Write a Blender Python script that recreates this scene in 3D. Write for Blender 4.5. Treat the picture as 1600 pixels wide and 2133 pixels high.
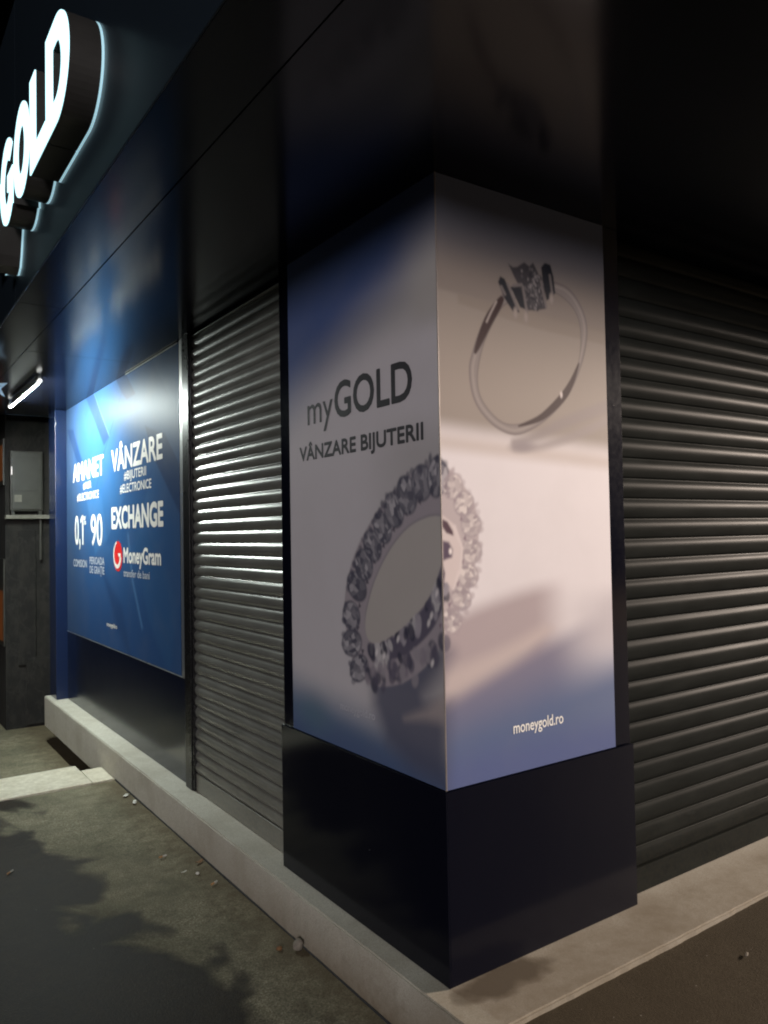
import bpy, bmesh, math, random
import numpy as np
from mathutils import Vector, Matrix

random.seed(7)
scene = bpy.context.scene
for o in list(bpy.data.objects):
    bpy.data.objects.remove(o)
C = scene.collection

# ------------------------------------------------------------------ camera
YAW, PITCH, ROLL = math.radians(34.68), math.radians(1.627), math.radians(-0.996)
fwd = Vector((math.sin(YAW)*math.cos(PITCH), math.cos(YAW)*math.cos(PITCH), math.sin(PITCH)))
rgt = fwd.cross(Vector((0, 0, 1))).normalized()
upv = rgt.cross(fwd)
r2 = rgt*math.cos(ROLL) + upv*math.sin(ROLL)
u2 = -rgt*math.sin(ROLL) + upv*math.cos(ROLL)
cam = bpy.data.cameras.new('camera')
cam.sensor_fit = 'VERTICAL'
cam.sensor_height = 36.0
cam.lens = 36.0*1606.8/2133.0
cam.clip_start, cam.clip_end = 0.05, 500
camo = bpy.data.objects.new('camera', cam)
C.objects.link(camo)
M = Matrix.Identity(4)
for i in range(3):
    M[i][0], M[i][1], M[i][2] = r2[i], u2[i], -fwd[i]
M.translation = Vector((-1.5639, -1.9377, 1.6))
camo.matrix_world = M
scene.camera = camo

# ------------------------------------------------------------------ world: night sky
world = bpy.data.worlds.new('World')
scene.world = world
world.use_nodes = True
wn = world.node_tree.nodes
wl = world.node_tree.links
bg = wn['Background']
sky = wn.new('ShaderNodeTexSky')
sky.sky_type = 'NISHITA'
sky.sun_disc = False
sky.sun_elevation = math.radians(-4.0)
sky.sun_rotation = math.radians(200)
wl.new(sky.outputs['Color'], bg.inputs['Color'])
bg.inputs['Strength'].default_value = 0.004

# ------------------------------------------------------------------ street lamps (out of frame) and exposure
def street_light(name, loc, col, watts, radius):
    l = bpy.data.lights.new(name, 'POINT')
    l.color, l.energy, l.shadow_soft_size = col, watts, radius
    o = bpy.data.objects.new(name, l)
    o.location = loc
    C.objects.link(o)
    return o
street_light('street_light', (12.2, -4.8, 4.25), (1.0, 0.83, 0.70), 11000, 0.8)      # along the side street
street_light('street_light', (-11.0, -12.0, 4.8), (1.0, 0.94, 0.95), 5400, 1.4)       # across the junction
TUBE_STRENGTH = 1150.0
SIGN_STRENGTH = 1.7
scene.view_settings.view_transform = 'Standard'
scene.view_settings.look = 'None'
scene.view_settings.exposure = 0.0
scene.view_settings.gamma = 1.0
scene.render.engine = 'CYCLES'
scene.cycles.use_denoising = True
scene.cycles.filter_width = 2.0
scene.cycles.max_bounces = 5
scene.cycles.diffuse_bounces = 2
scene.cycles.glossy_bounces = 4
scene.cycles.sample_clamp_indirect = 4.0

# ------------------------------------------------------------------ helpers
def link(o, parent=None):
    C.objects.link(o)
    if parent is not None:
        o.parent = parent
    return o

def thing(name, label, cat, loc=(0, 0, 0), group=None):
    o = bpy.data.objects.new(name, None)
    o.empty_display_size = 0.1
    o['label'], o['category'] = label, cat
    if group:
        o['group'] = group
    o['_base'] = 1
    link(o)
    return o

def tag(o, label, cat, group=None):
    o['label'], o['category'] = label, cat
    if group:
        o['group'] = group
    return o

def mesh(name, verts, faces, mat, parent=None, smooth=False):
    me = bpy.data.meshes.new(name)
    me.from_pydata([tuple(v) for v in verts], [], faces)
    me.update()
    if smooth:
        me.polygons.foreach_set('use_smooth', [True]*len(me.polygons))
    me.materials.append(mat)
    return link(bpy.data.objects.new(name, me), parent)

def bmobj(name, bm, mat, parent=None, smooth=False):
    me = bpy.data.meshes.new(name)
    bm.normal_update()
    bm.to_mesh(me)
    bm.free()
    if smooth:
        me.polygons.foreach_set('use_smooth', [True]*len(me.polygons))
    me.materials.append(mat)
    return link(bpy.data.objects.new(name, me), parent)

def box(name, x0, x1, y0, y1, z0, z1, mat, parent=None, bevel=0.0, seg=2):
    bm = bmesh.new()
    bmesh.ops.create_cube(bm, size=1.0)
    for v in bm.verts:
        v.co = Vector(((x0+x1)/2 + v.co.x*(x1-x0), (y0+y1)/2 + v.co.y*(y1-y0), (z0+z1)/2 + v.co.z*(z1-z0)))
    if bevel > 0:
        bmesh.ops.bevel(bm, geom=list(bm.edges), offset=bevel, segments=seg, affect='EDGES', profile=0.5)
    return bmobj(name, bm, mat, parent)

def cyl(name, p0, p1, r, mat, parent=None, n=16, r2_=None, caps=True):
    p0, p1 = Vector(p0), Vector(p1)
    d = (p1-p0).normalized()
    a = d.orthogonal().normalized()
    b = d.cross(a)
    vs, fs = [], []
    for p, rr in ((p0, r), (p1, r2_ or r)):
        for i in range(n):
            t = 2*math.pi*i/n
            vs.append(p + rr*(math.cos(t)*a + math.sin(t)*b))
    for i in range(n):
        fs.append((i, (i+1) % n, n+(i+1) % n, n+i))
    if caps:
        fs.append(tuple(range(n))[::-1])
        fs.append(tuple(range(n, 2*n)))
    return mesh(name, vs, fs, mat, parent)

# ------------------------------------------------------------------ materials
def new_mat(name):
    m = bpy.data.materials.new(name)
    m.use_nodes = True
    nt = m.node_tree
    return m, nt, nt.nodes['Principled BSDF']

def coords(nt):
    g = nt.nodes.new('ShaderNodeNewGeometry')
    return g.outputs['Position']

def noise(nt, vec, scale, detail=4, rough=0.55, dim='3D'):  # detail is capped: finer octaves fall below a pixel
    n = nt.nodes.new('ShaderNodeTexNoise')
    n.inputs['Scale'].default_value = scale
    n.inputs['Detail'].default_value = min(detail, 3)
    n.inputs['Roughness'].default_value = rough
    nt.links.new(vec, n.inputs['Vector'])
    return n.outputs['Fac']

def ramp(nt, fac, stops):
    r = nt.nodes.new('ShaderNodeValToRGB')
    els = r.color_ramp.elements
    while len(els) < len(stops):
        els.new(0.5)
    for e, (p, c) in zip(els, stops):
        e.position = p
        e.color = (*c, 1) if len(c) == 3 else c
    nt.links.new(fac, r.inputs['Fac'])
    return r.outputs['Color']

def mixc(nt, fac, a, b, mode='MIX'):
    n = nt.nodes.new('ShaderNodeMix')
    n.data_type = 'RGBA'
    n.blend_type = mode
    for sock, v in ((n.inputs['Factor'], fac), (n.inputs[6], a), (n.inputs[7], b)):
        if hasattr(v, 'is_output'):
            nt.links.new(v, sock)
        elif isinstance(v, (int, float)):
            sock.default_value = v
        else:
            sock.default_value = (*v, 1)
    return n.outputs[2]

def mth(nt, op, a, b=None, clamp=False):
    n = nt.nodes.new('ShaderNodeMath')
    n.operation = op
    n.use_clamp = clamp
    for i, v in enumerate((a, b)):
        if v is None:
            continue
        if hasattr(v, 'is_output'):
            nt.links.new(v, n.inputs[i])
        else:
            n.inputs[i].default_value = v
    return n.outputs[0]

def sepxyz(nt, vec):
    n = nt.nodes.new('ShaderNodeSeparateXYZ')
    nt.links.new(vec, n.inputs[0])
    return n.outputs

def bump(nt, b, height, strength, dist=0.002):
    n = nt.nodes.new('ShaderNodeBump')
    n.inputs['Strength'].default_value = strength
    n.inputs['Distance'].default_value = dist
    nt.links.new(height, n.inputs['Height'])
    nt.links.new(n.outputs['Normal'], b.inputs['Normal'])

def panel_mat(name, col, r0=0.16, r1=0.3, dirt=0.1, specks=True, coat=0.0, spec=0.4):
    """satin aluminium composite panel with smears, dust and a few paint specks"""
    m, nt, b = new_mat(name)
    p = coords(nt)
    mp = nt.nodes.new('ShaderNodeMapping')
    mp.inputs['Scale'].default_value = (1, 1, 0.35)
    nt.links.new(p, mp.inputs['Vector'])
    n1 = noise(nt, mp.outputs['Vector'], 3.2, 5, 0.6)
    n2 = noise(nt, p, 42, 3, 0.6)
    dust = mth(nt, 'MULTIPLY', ramp(nt, n1, [(0.42, (0, 0, 0)), (0.75, (1, 1, 1))]), dirt*0.05)
    c = mixc(nt, dust, col, (0.30, 0.28, 0.25))
    if specks:
        v = nt.nodes.new('ShaderNodeTexVoronoi')
        v.inputs['Scale'].default_value = 11
        nt.links.new(p, v.inputs['Vector'])
        sp = mth(nt, 'LESS_THAN', v.outputs['Distance'], 0.022)
        gate = mth(nt, 'GREATER_THAN', noise(nt, p, 5.0, 2), 0.56)
        c = mixc(nt, mth(nt, 'MULTIPLY', sp, mth(nt, 'MULTIPLY', gate, 0.55)), c, (0.6, 0.58, 0.55))
    nt.links.new(c, b.inputs['Base Color'])
    mr = nt.nodes.new('ShaderNodeMapRange')
    mr.inputs['From Min'].default_value, mr.inputs['From Max'].default_value = 0.3, 0.75
    mr.inputs['To Min'].default_value, mr.inputs['To Max'].default_value = r0, r1
    nt.links.new(mixc(nt, 0.35, n1, n2), mr.inputs['Value'])
    nt.links.new(mr.outputs[0], b.inputs['Roughness'])
    b.inputs['Specular IOR Level'].default_value = spec
    if coat:
        b.inputs['Coat Weight'].default_value = coat
        b.inputs['Coat Roughness'].default_value = 0.08
    if specks:
        bump(nt, b, noise(nt, p, 1.7, 2), 0.03, 0.02)
    return m

M_NAVY = panel_mat('navy_panel', (0.0028, 0.0034, 0.0085), 0.10, 0.18, 0.06, True, 0.0, 0.28)
M_NAVY_WALL = panel_mat('navy_wall_panel', (0.004, 0.007, 0.020), 0.13, 0.24, 0.15, True, 0.0, 0.6)
M_NAVY_UP = panel_mat('navy_panel_blue', (0.009, 0.018, 0.055), 0.12, 0.24)
M_SOFFIT = panel_mat('soffit_panel', (0.004, 0.005, 0.010), 0.14, 0.17, 0.0, False, 0.0, 0.5)
M_SOFFIT.node_tree.nodes['Principled BSDF'].inputs['IOR'].default_value = 1.36
M_FASCIA = panel_mat('fascia_panel', (0.012, 0.018, 0.025), 0.30, 0.301, 0.0, False, 0.0, 0.25)
M_BLACK = panel_mat('black_post', (0.010, 0.010, 0.011), 0.22, 0.36, 0.4, False)

def plain(name, col, rough=0.5, metal=0.0, var=0.25, scale=9, emit=None, es=0.0, bmp=0.0):
    m, nt, b = new_mat(name)
    p = coords(nt)
    n1 = noise(nt, p, scale, 5, 0.6)
    dk = tuple(c*(1-var) for c in col)
    lt = tuple(min(1, c*(1+var*0.6)) for c in col)
    nt.links.new(ramp(nt, n1, [(0.3, dk), (0.7, lt)]), b.inputs['Base Color'])
    b.inputs['Roughness'].default_value = rough
    b.inputs['Metallic'].default_value = metal
    if emit:
        b.inputs['Emission Color'].default_value = (*emit, 1)
        b.inputs['Emission Strength'].default_value = es
    if bmp:
        bump(nt, b, noise(nt, p, scale*12, 3), bmp, 0.003)
    return m

M_ALU = plain('brushed_aluminium', (0.62, 0.62, 0.60), 0.28, 0.85, 0.1, 20)
M_WHITE_PRINT = plain('white_print', (0.86, 0.84, 0.79), 0.45, 0, 0.04)
M_DARK_PRINT = plain('charcoal_print', (0.030, 0.028, 0.034), 0.5, 0, 0.05)
M_GREY_PRINT = plain('pale_grey_print', (0.50, 0.52, 0.58), 0.5, 0, 0.05)
M_PALE_PRINT = plain('faint_white_print', (0.42, 0.42, 0.47), 0.5, 0, 0.05)
M_RED_PRINT = plain('red_print', (0.75, 0.022, 0.022), 0.4, 0, 0.05)

def shutter_mat(name, col, metal, r0, r1, spec):
    m, nt, b = new_mat(name)
    p = coords(nt)
    mp = nt.nodes.new('ShaderNodeMapping')
    mp.inputs['Scale'].default_value = (0.7, 0.7, 3.0)
    nt.links.new(p, mp.inputs['Vector'])
    n1 = noise(nt, mp.outputs['Vector'], 5, 6, 0.65)
    n2 = noise(nt, p, 60, 3, 0.6)
    z = sepxyz(nt, p)[2]
    low = nt.nodes.new('ShaderNodeMapRange')
    low.inputs['From Min'].default_value, low.inputs['From Max'].default_value = 0.18, 0.6
    low.inputs['To Min'].default_value, low.inputs['To Max'].default_value = 0.55, 0.0
    nt.links.new(z, low.inputs['Value'])
    c = ramp(nt, n1, [(0.25, tuple(v*0.72 for v in col)), (0.75, tuple(v*1.15 for v in col))])
    dirt = mth(nt, 'MULTIPLY', low.outputs[0], ramp(nt, n2, [(0.35, (0, 0, 0)), (0.65, (1, 1, 1))]))
    c = mixc(nt, dirt, c, tuple(v*1.5 for v in (col[0]*1.05, col[1]*0.95, col[2]*0.8)))
    scr = ramp(nt, noise(nt, mp.outputs['Vector'], 9, 2, 0.4), [(0.70, (0, 0, 0)), (0.735, (1, 1, 1))])
    c = mixc(nt, mth(nt, 'MULTIPLY', scr, mth(nt, 'MULTIPLY', low.outputs[0], 0.5)), c, tuple(v*3.2 for v in col))
    nt.links.new(c, b.inputs['Base Color'])
    b.inputs['Metallic'].default_value = metal
    b.inputs['Specular IOR Level'].default_value = spec
    mr = nt.nodes.new('ShaderNodeMapRange')
    mr.inputs['To Min'].default_value, mr.inputs['To Max'].default_value = r0, r1
    nt.links.new(n1, mr.inputs['Value'])
    nt.links.new(mr.outputs[0], b.inputs['Roughness'])
    return m
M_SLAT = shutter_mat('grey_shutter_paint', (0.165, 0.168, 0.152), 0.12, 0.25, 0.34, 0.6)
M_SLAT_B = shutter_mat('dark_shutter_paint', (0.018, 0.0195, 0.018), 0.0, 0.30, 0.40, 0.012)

def stone_mat():
    m, nt, b = new_mat('pale_stone')
    p = coords(nt)
    fine = noise(nt, p, 260, 2, 0.7)
    mid = noise(nt, p, 26, 5, 0.65)
    big = noise(nt, p, 3.5, 4, 0.6)
    c = ramp(nt, fine, [(0.30, (0.34, 0.32, 0.27)), (0.55, (0.56, 0.54, 0.47)), (0.75, (0.70, 0.68, 0.61))])
    c = mixc(nt, mth(nt, 'MULTIPLY', ramp(nt, mid, [(0.35, (0, 0, 0)), (0.7, (1, 1, 1))]), 0.4), c, (0.38, 0.34, 0.27))
    c = mixc(nt, mth(nt, 'MULTIPLY', ramp(nt, big, [(0.45, (0, 0, 0)), (0.7, (1, 1, 1))]), 0.35), c, (0.27, 0.23, 0.17))
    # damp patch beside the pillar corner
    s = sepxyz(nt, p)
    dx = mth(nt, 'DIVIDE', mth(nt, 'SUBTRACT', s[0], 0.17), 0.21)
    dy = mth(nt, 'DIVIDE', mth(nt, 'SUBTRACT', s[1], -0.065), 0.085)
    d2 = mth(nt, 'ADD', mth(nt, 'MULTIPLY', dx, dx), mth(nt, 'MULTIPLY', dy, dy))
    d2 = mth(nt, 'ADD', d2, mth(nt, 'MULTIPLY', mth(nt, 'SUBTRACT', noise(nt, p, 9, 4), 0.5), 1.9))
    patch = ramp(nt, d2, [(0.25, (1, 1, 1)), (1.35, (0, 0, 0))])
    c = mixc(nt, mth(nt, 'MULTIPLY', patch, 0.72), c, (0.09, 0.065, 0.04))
    # grime rising from the pavement along the face
    g = nt.nodes.new('ShaderNodeMapRange')
    g.inputs['From Min'].default_value, g.inputs['From Max'].default_value = -0.03, 0.19
    g.inputs['To Min'].default_value, g.inputs['To Max'].default_value = 0.95, 0.0
    nt.links.new(mth(nt, 'ADD', s[2], mth(nt, 'MULTIPLY', mth(nt, 'SUBTRACT', mid, 0.5), 0.16)), g.inputs['Value'])
    nearend = nt.nodes.new('ShaderNodeMapRange')
    nearend.inputs['From Min'].default_value, nearend.inputs['From Max'].default_value = 0.2, 2.6
    nearend.inputs['To Min'].default_value, nearend.inputs['To Max'].default_value = 1.0, 0.15
    nt.links.new(s[1], nearend.inputs['Value'])
    c = mixc(nt, mth(nt, 'MULTIPLY', g.outputs[0], nearend.outputs[0]), c, (0.17, 0.13, 0.085))
    # mottled darker brown tint on the side-street stretch
    side = nt.nodes.new('ShaderNodeMapRange')
    side.inputs['From Min'].default_value, side.inputs['From Max'].default_value = 0.12, -0.06
    side.inputs['To Min'].default_value, side.inputs['To Max'].default_value = 0.0, 1.0
    nt.links.new(s[1], side.inputs['Value'])
    side_tint = mth(nt, 'MULTIPLY', side.outputs[0], ramp(nt, mixc(nt, 0.5, big, mid), [(0.25, (0.35,)*3), (0.65, (0.85,)*3)]))
    c = mixc(nt, side_tint, c, (0.20, 0.165, 0.115))
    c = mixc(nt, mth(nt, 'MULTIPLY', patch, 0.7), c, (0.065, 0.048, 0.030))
    nt.links.new(c, b.inputs['Base Color'])
    b.inputs['Roughness'].default_value = 0.72
    bump(nt, b, mixc(nt, 0.5, fine, mid), 0.35, 0.003)
    return m
M_STONE = stone_mat()

def step_mat():
    m, nt, b = new_mat('cream_step_stone')
    p = coords(nt)
    c = ramp(nt, noise(nt, p, 30, 5, 0.65), [(0.3, (0.52, 0.47, 0.36)), (0.7, (0.70, 0.65, 0.53))])
    c = mixc(nt, mth(nt, 'MULTIPLY', ramp(nt, noise(nt, p, 5, 4), [(0.5, (0, 0, 0)), (0.75, (1, 1, 1))]), 0.4), c, (0.35, 0.30, 0.2))
    nt.links.new(c, b.inputs['Base Color'])
    b.inputs['Roughness'].default_value = 0.7
    bump(nt, b, noise(nt, p, 120, 3), 0.3, 0.002)
    return m
M_STEP = step_mat()

def asphalt_mat():
    m, nt, b = new_mat('asphalt')
    p = coords(nt)
    s = sepxyz(nt, p)
    grain = noise(nt, p, 150, 3, 0.75)
    mid = noise(nt, p, 14, 6, 0.68)
    big = noise(nt, p, 2.4, 4, 0.6)
    dry = ramp(nt, grain, [(0.30, (0.085, 0.076, 0.050)), (0.52, (0.24, 0.218, 0.150)), (0.72, (0.48, 0.44, 0.33))])
    dry = mixc(nt, mth(nt, 'MULTIPLY', ramp(nt, mid, [(0.38, (0, 0, 0)), (0.68, (1, 1, 1))]), 0.45), dry, (0.085, 0.072, 0.05))
    dry = mixc(nt, mth(nt, 'MULTIPLY', ramp(nt, big, [(0.42, (0, 0, 0)), (0.66, (1, 1, 1))]), 0.5), dry, (0.085, 0.082, 0.055))
    # brown silt along the foot of the plinth
    silt = nt.nodes.new('ShaderNodeMapRange')
    silt.inputs['From Min'].default_value, silt.inputs['From Max'].default_value = -0.32, -0.09
    silt.inputs['To Min'].default_value, silt.inputs['To Max'].default_value = 0.0, 0.7
    nt.links.new(mth(nt, 'ADD', s[0], mth(nt, 'MULTIPLY', mth(nt, 'SUBTRACT', mid, 0.5), 0.3)), silt.inputs['Value'])
    dry = mixc(nt, silt.outputs[0], dry, (0.10, 0.075, 0.045))
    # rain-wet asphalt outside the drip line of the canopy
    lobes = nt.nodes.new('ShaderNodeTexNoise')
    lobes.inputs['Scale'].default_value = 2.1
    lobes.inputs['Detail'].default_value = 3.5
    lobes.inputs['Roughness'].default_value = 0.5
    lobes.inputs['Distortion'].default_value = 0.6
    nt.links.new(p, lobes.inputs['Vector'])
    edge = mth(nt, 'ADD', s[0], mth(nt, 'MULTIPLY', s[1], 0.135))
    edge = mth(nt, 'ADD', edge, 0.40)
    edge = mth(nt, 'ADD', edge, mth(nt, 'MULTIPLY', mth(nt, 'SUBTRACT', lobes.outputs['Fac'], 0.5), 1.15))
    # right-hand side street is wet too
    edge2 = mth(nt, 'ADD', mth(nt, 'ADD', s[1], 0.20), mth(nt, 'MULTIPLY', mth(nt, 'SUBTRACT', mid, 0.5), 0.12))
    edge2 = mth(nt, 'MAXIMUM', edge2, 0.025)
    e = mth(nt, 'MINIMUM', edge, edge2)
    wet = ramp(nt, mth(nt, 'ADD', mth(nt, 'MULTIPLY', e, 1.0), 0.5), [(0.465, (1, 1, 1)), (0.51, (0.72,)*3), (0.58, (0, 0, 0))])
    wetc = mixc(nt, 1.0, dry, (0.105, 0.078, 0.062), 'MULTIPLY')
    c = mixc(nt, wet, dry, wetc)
    # pale grit
    v = nt.nodes.new('ShaderNodeTexVoronoi')
    v.inputs['Scale'].default_value = 16
    nt.links.new(p, v.inputs['Vector'])
    grit = mth(nt, 'MULTIPLY', mth(nt, 'LESS_THAN', v.outputs['Distance'], 0.05), mth(nt, 'GREATER_THAN', big, 0.55))
    c = mixc(nt, mth(nt, 'MULTIPLY', grit, 0.5), c, (0.3, 0.28, 0.24))
    nt.links.new(c, b.inputs['Base Color'])
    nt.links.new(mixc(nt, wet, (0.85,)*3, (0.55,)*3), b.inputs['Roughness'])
    b.inputs['Specular IOR Level'].default_value = 0.16
    bump(nt, b, mixc(nt, 0.4, grain, mid), 0.55, 0.006)
    return m
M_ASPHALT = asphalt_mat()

def plaster_mat():
    m, nt, b = new_mat('peeling_plaster')
    p = coords(nt)
    mp = nt.nodes.new('ShaderNodeMapping')
    mp.inputs['Scale'].default_value = (1.6, 1.6, 0.95)
    nt.links.new(p, mp.inputs['Vector'])
    n1 = noise(nt, mp.outputs['Vector'], 6, 6, 0.65)
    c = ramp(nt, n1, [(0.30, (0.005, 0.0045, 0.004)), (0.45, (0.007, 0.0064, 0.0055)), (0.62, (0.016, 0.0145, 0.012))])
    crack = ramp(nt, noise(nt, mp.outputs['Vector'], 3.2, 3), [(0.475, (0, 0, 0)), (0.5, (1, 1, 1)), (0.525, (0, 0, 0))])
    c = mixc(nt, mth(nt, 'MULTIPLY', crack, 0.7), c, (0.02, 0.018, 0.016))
    nt.links.new(c, b.inputs['Base Color'])
    b.inputs['Roughness'].default_value = 0.9
    bump(nt, b, n1, 0.6, 0.02)
    return m
M_PLASTER = plaster_mat()
M_BOX = plain('grey_enamel', (0.036, 0.036, 0.029), 0.45, 0, 0.25, 7)
M_BOX_DK = plain('dark_enamel', (0.032, 0.032, 0.026), 0.5, 0, 0.2, 7)
M_DARKWALL = plain('dark_render', (0.03, 0.03, 0.032), 0.8, 0, 0.3, 5)

def print_mat(name, rough=0.33, spec=0.5, coat=0.0):
    """ink on a satin panel: the print is a colour attribute, wear is procedural"""
    m, nt, b = new_mat(name)
    a = nt.nodes.new('ShaderNodeAttribute')
    a.attribute_name = 'ink'
    p = coords(nt)
    n1 = noise(nt, p, 4, 5, 0.6)
    n2 = noise(nt, p, 700, 1, 0.5)
    c = mixc(nt, mth(nt, 'MULTIPLY', ramp(nt, n1, [(0.45, (0, 0, 0)), (0.75, (1, 1, 1))]), 0.06), a.outputs['Color'], (0.25, 0.23, 0.2))
    c = mixc(nt, 0.10, c, mixc(nt, 1.0, c, ramp(nt, n2, [(0.3, (0.4,)*3), (0.7, (1.0,)*3)]), 'MULTIPLY'))
    nt.links.new(c, b.inputs['Base Color'])
    mr = nt.nodes.new('ShaderNodeMapRange')
    mr.inputs['To Min'].default_value, mr.inputs['To Max'].default_value = rough-0.01, rough+0.02
    nt.links.new(n1, mr.inputs['Value'])
    nt.links.new(mr.outputs[0], b.inputs['Roughness'])
    b.inputs['Specular IOR Level'].default_value = spec
    if coat:
        b.inputs['Coat Weight'].default_value = coat
        b.inputs['Coat Roughness'].default_value = 0.2
    return m

# ------------------------------------------------------------------ ground
def fade(a, b, t):
    t = np.clip((t-a)/(b-a), 0, 1)
    return t*t*(3-2*t)

def height(x, y):
    up = fade(-0.55, -0.10, x)*fade(0.16, -0.24, y)
    return -0.03 + 0.172*up

def pavement():
    xs = np.concatenate([np.linspace(-40, -3, 12), np.linspace(-2.8, 2.8, 90), np.linspace(3, 40, 12)])
    ys = np.concatenate([np.linspace(-40, -4, 12), np.linspace(-3.8, 3.452, 110)])
    X, Y = np.meshgrid(xs, ys)
    Z = height(X, Y) + 0.004*np.sin(X*3.1+Y*1.7)*np.sin(Y*2.3-X)
    nx, ny = len(xs), len(ys)
    vs = np.stack([X, Y, Z], -1).reshape(-1, 3).tolist()
    fs = [(j*nx+i, j*nx+i+1, (j+1)*nx+i+1, (j+1)*nx+i) for j in range(ny-1) for i in range(nx-1)]
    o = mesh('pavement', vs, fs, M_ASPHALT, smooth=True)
    o['kind'] = 'structure'
    o['label'] = 'asphalt pavement, dry under the canopy and wet beyond it'
pavement()
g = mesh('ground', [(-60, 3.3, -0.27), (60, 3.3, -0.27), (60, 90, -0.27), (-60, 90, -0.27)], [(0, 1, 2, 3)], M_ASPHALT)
g['kind'] = 'structure'
g['label'] = 'lower dark ground beyond the step'

st = thing('stone_step', 'pale cream stone step edging the pavement beside the shop plinth', 'step')
box('step_slab', -6.0, -0.235, 3.455, 3.93, -0.085, -0.022, M_STEP, st, 0.006)
box('step_slab', -0.231, -0.09, 3.455, 3.79, -0.085, -0.024, M_STEP, st, 0.006)
box('riser', -6.0, -0.095, 3.46, 3.76, -0.30, -0.087, M_STEP, st, 0.004)

# ------------------------------------------------------------------ plinth (L-shaped stone kerb carrying the shopfront)
def plinth():
    t = thing('stone_plinth', 'low grey stone plinth running under the shopfront and round its corner', 'plinth')
    out = [(-0.088, 5.75)]
    for k in range(1, 190):
        out.append((-0.088+random.uniform(0, 0.0025), 5.75-(5.995)*k/190))
    out.append((-0.088, -0.245))
    for k in range(1, 220):
        out.append((-0.088+7.088*k/220, -0.245+random.uniform(0, 0.0025)))
    out += [(7.0, -0.245), (7.0, 0.32), (0.32, 0.32), (0.32, 5.75)]
    bm = bmesh.new()
    vs = [bm.verts.new((x, y, 0.16)) for x, y in out]
    top = bm.faces.new(vs)
    r = bmesh.ops.extrude_face_region(bm, geom=[top])
    for v in [g for g in r['geom'] if isinstance(g, bmesh.types.BMVert)]:
        v.co.z = -0.11
    bm.normal_update()
    es = [e for e in bm.edges if e.verts[0].co.z > 0.15 and e.verts[1].co.z > 0.15 and
          (max(e.verts[0].co.x, e.verts[1].co.x) < -0.07 or max(e.verts[0].co.y, e.verts[1].co.y) < -0.23)]
    bmesh.ops.bevel(bm, geom=es, offset=0.006, segments=2, affect='EDGES')
    bmesh.ops.recalc_face_normals(bm, faces=bm.faces[:])
    bmobj('plinth_slab', bm, M_STONE, t)
    box('foundation_wall', 0.16, 0.30, 3.3, 5.7, -0.30, -0.112, M_DARKWALL, t)
    box('joint', -0.092, -0.0875, -0.2, 3.44, -0.10, -0.022, M_DARKWALL, t)
plinth()

# ------------------------------------------------------------------ shop building: core, soffit, fascia, wall panels
SOF = 2.78
shop = thing('shop_building', 'dark navy clad corner shop with glossy canopy and panelled front', 'building')
box('wall', 0.16, 7.0, 0.16, 5.74, 0.155, 4.6, M_DARKWALL, shop)
# soffit: satin panels with open joints under a dark backing
box('soffit_backing', -0.884, 7.0, -1.114, 5.95, SOF+0.008, SOF+0.05, M_DARKWALL, shop)
for (x0, x1, y0, y1) in ((-0.886, -0.6725, -1.116, 2.2), (-0.886, -0.6725, 2.2035, 5.95),
                         (-0.6695, 3.2, -1.116, 3.25), (-0.6695, 3.2, 3.2535, 5.95),
                         (3.2035, 7.0, -1.116, 3.25), (3.2035, 7.0, 3.2535, 5.95)):
    box('soffit_panel', x0, x1, y0, y1, SOF, SOF+0.006, M_SOFFIT, shop, 0.0012, 1)
for (y0, y1) in ((-1.124, 2.2), (2.2035, 5.95)):
    box('fascia_panel', -0.894, -0.888, y0, y1, SOF-0.004, 4.3, M_FASCIA, shop, 0.0015, 1)
for (x0, x1) in ((-0.887, 3.2), (3.2035, 7.0)):
    box('fascia_panel', x0, x1, -1.124, -1.118, SOF-0.004, 4.3, M_FASCIA, shop, 0.0015, 1)
box('canopy_top', -0.886, 7.0, -1.116, 5.95, SOF+0.06, 4.29, M_DARKWALL, shop)
box('canopy_end', -0.892, 0.6, 5.952, 5.958, SOF-0.004, 4.3, M_FASCIA, shop)
# panelled wall under the blue poster
box('base_panel', 0.056, 0.064, 2.437, 5.478, 0.1605, 0.768, M_NAVY_WALL, shop, 0.0012, 1)
box('backing_panel', 0.064, 0.10, 2.437, 5.478, 0.1605, SOF-0.001, M_DARKWALL, shop)
box('edge_trim', 0.054, 0.064, 2.437, 5.478, 0.769, 0.7745, M_ALU, shop, 0.001, 1)
box('top_trim', 0.050, 0.0565, 2.56, 3.62, 2.769, 2.7765, M_ALU, shop, 0.001, 1)
# bright aluminium corner strip beside the shutter post
def corner_strip():
    vs, fs = [], []
    prof = [(0.062, 2.545), (0.056, 2.540), (0.052, 2.52), (0.048, 2.49), (0.043, 2.465), (0.038, 2.448), (0.040, 2.438), (0.062, 2.437)]
    for z in (0.776, SOF-0.002):
        vs += [(x, y, z) for x, y in prof]
    n = len(prof)
    fs = [(i, (i+1), n+i+1, n+i) for i in range(n-1)]
    return mesh('corner_strip', vs, fs, M_STRIP, shop, True)
M_STRIP = plain('satin_aluminium', (0.50, 0.50, 0.49), 0.30, 0.9, 0.08, 12)
corner_strip()
box('shutter_post', 0.034, 0.15, 2.336, 2.436, 0.1605, SOF-0.001, M_BLACK, shop, 0.003)
box('end_pilaster', -0.040, 0.12, 5.482, 5.752, 0.1605, SOF-0.001, M_NAVY_UP, shop, 0.003)

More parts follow.
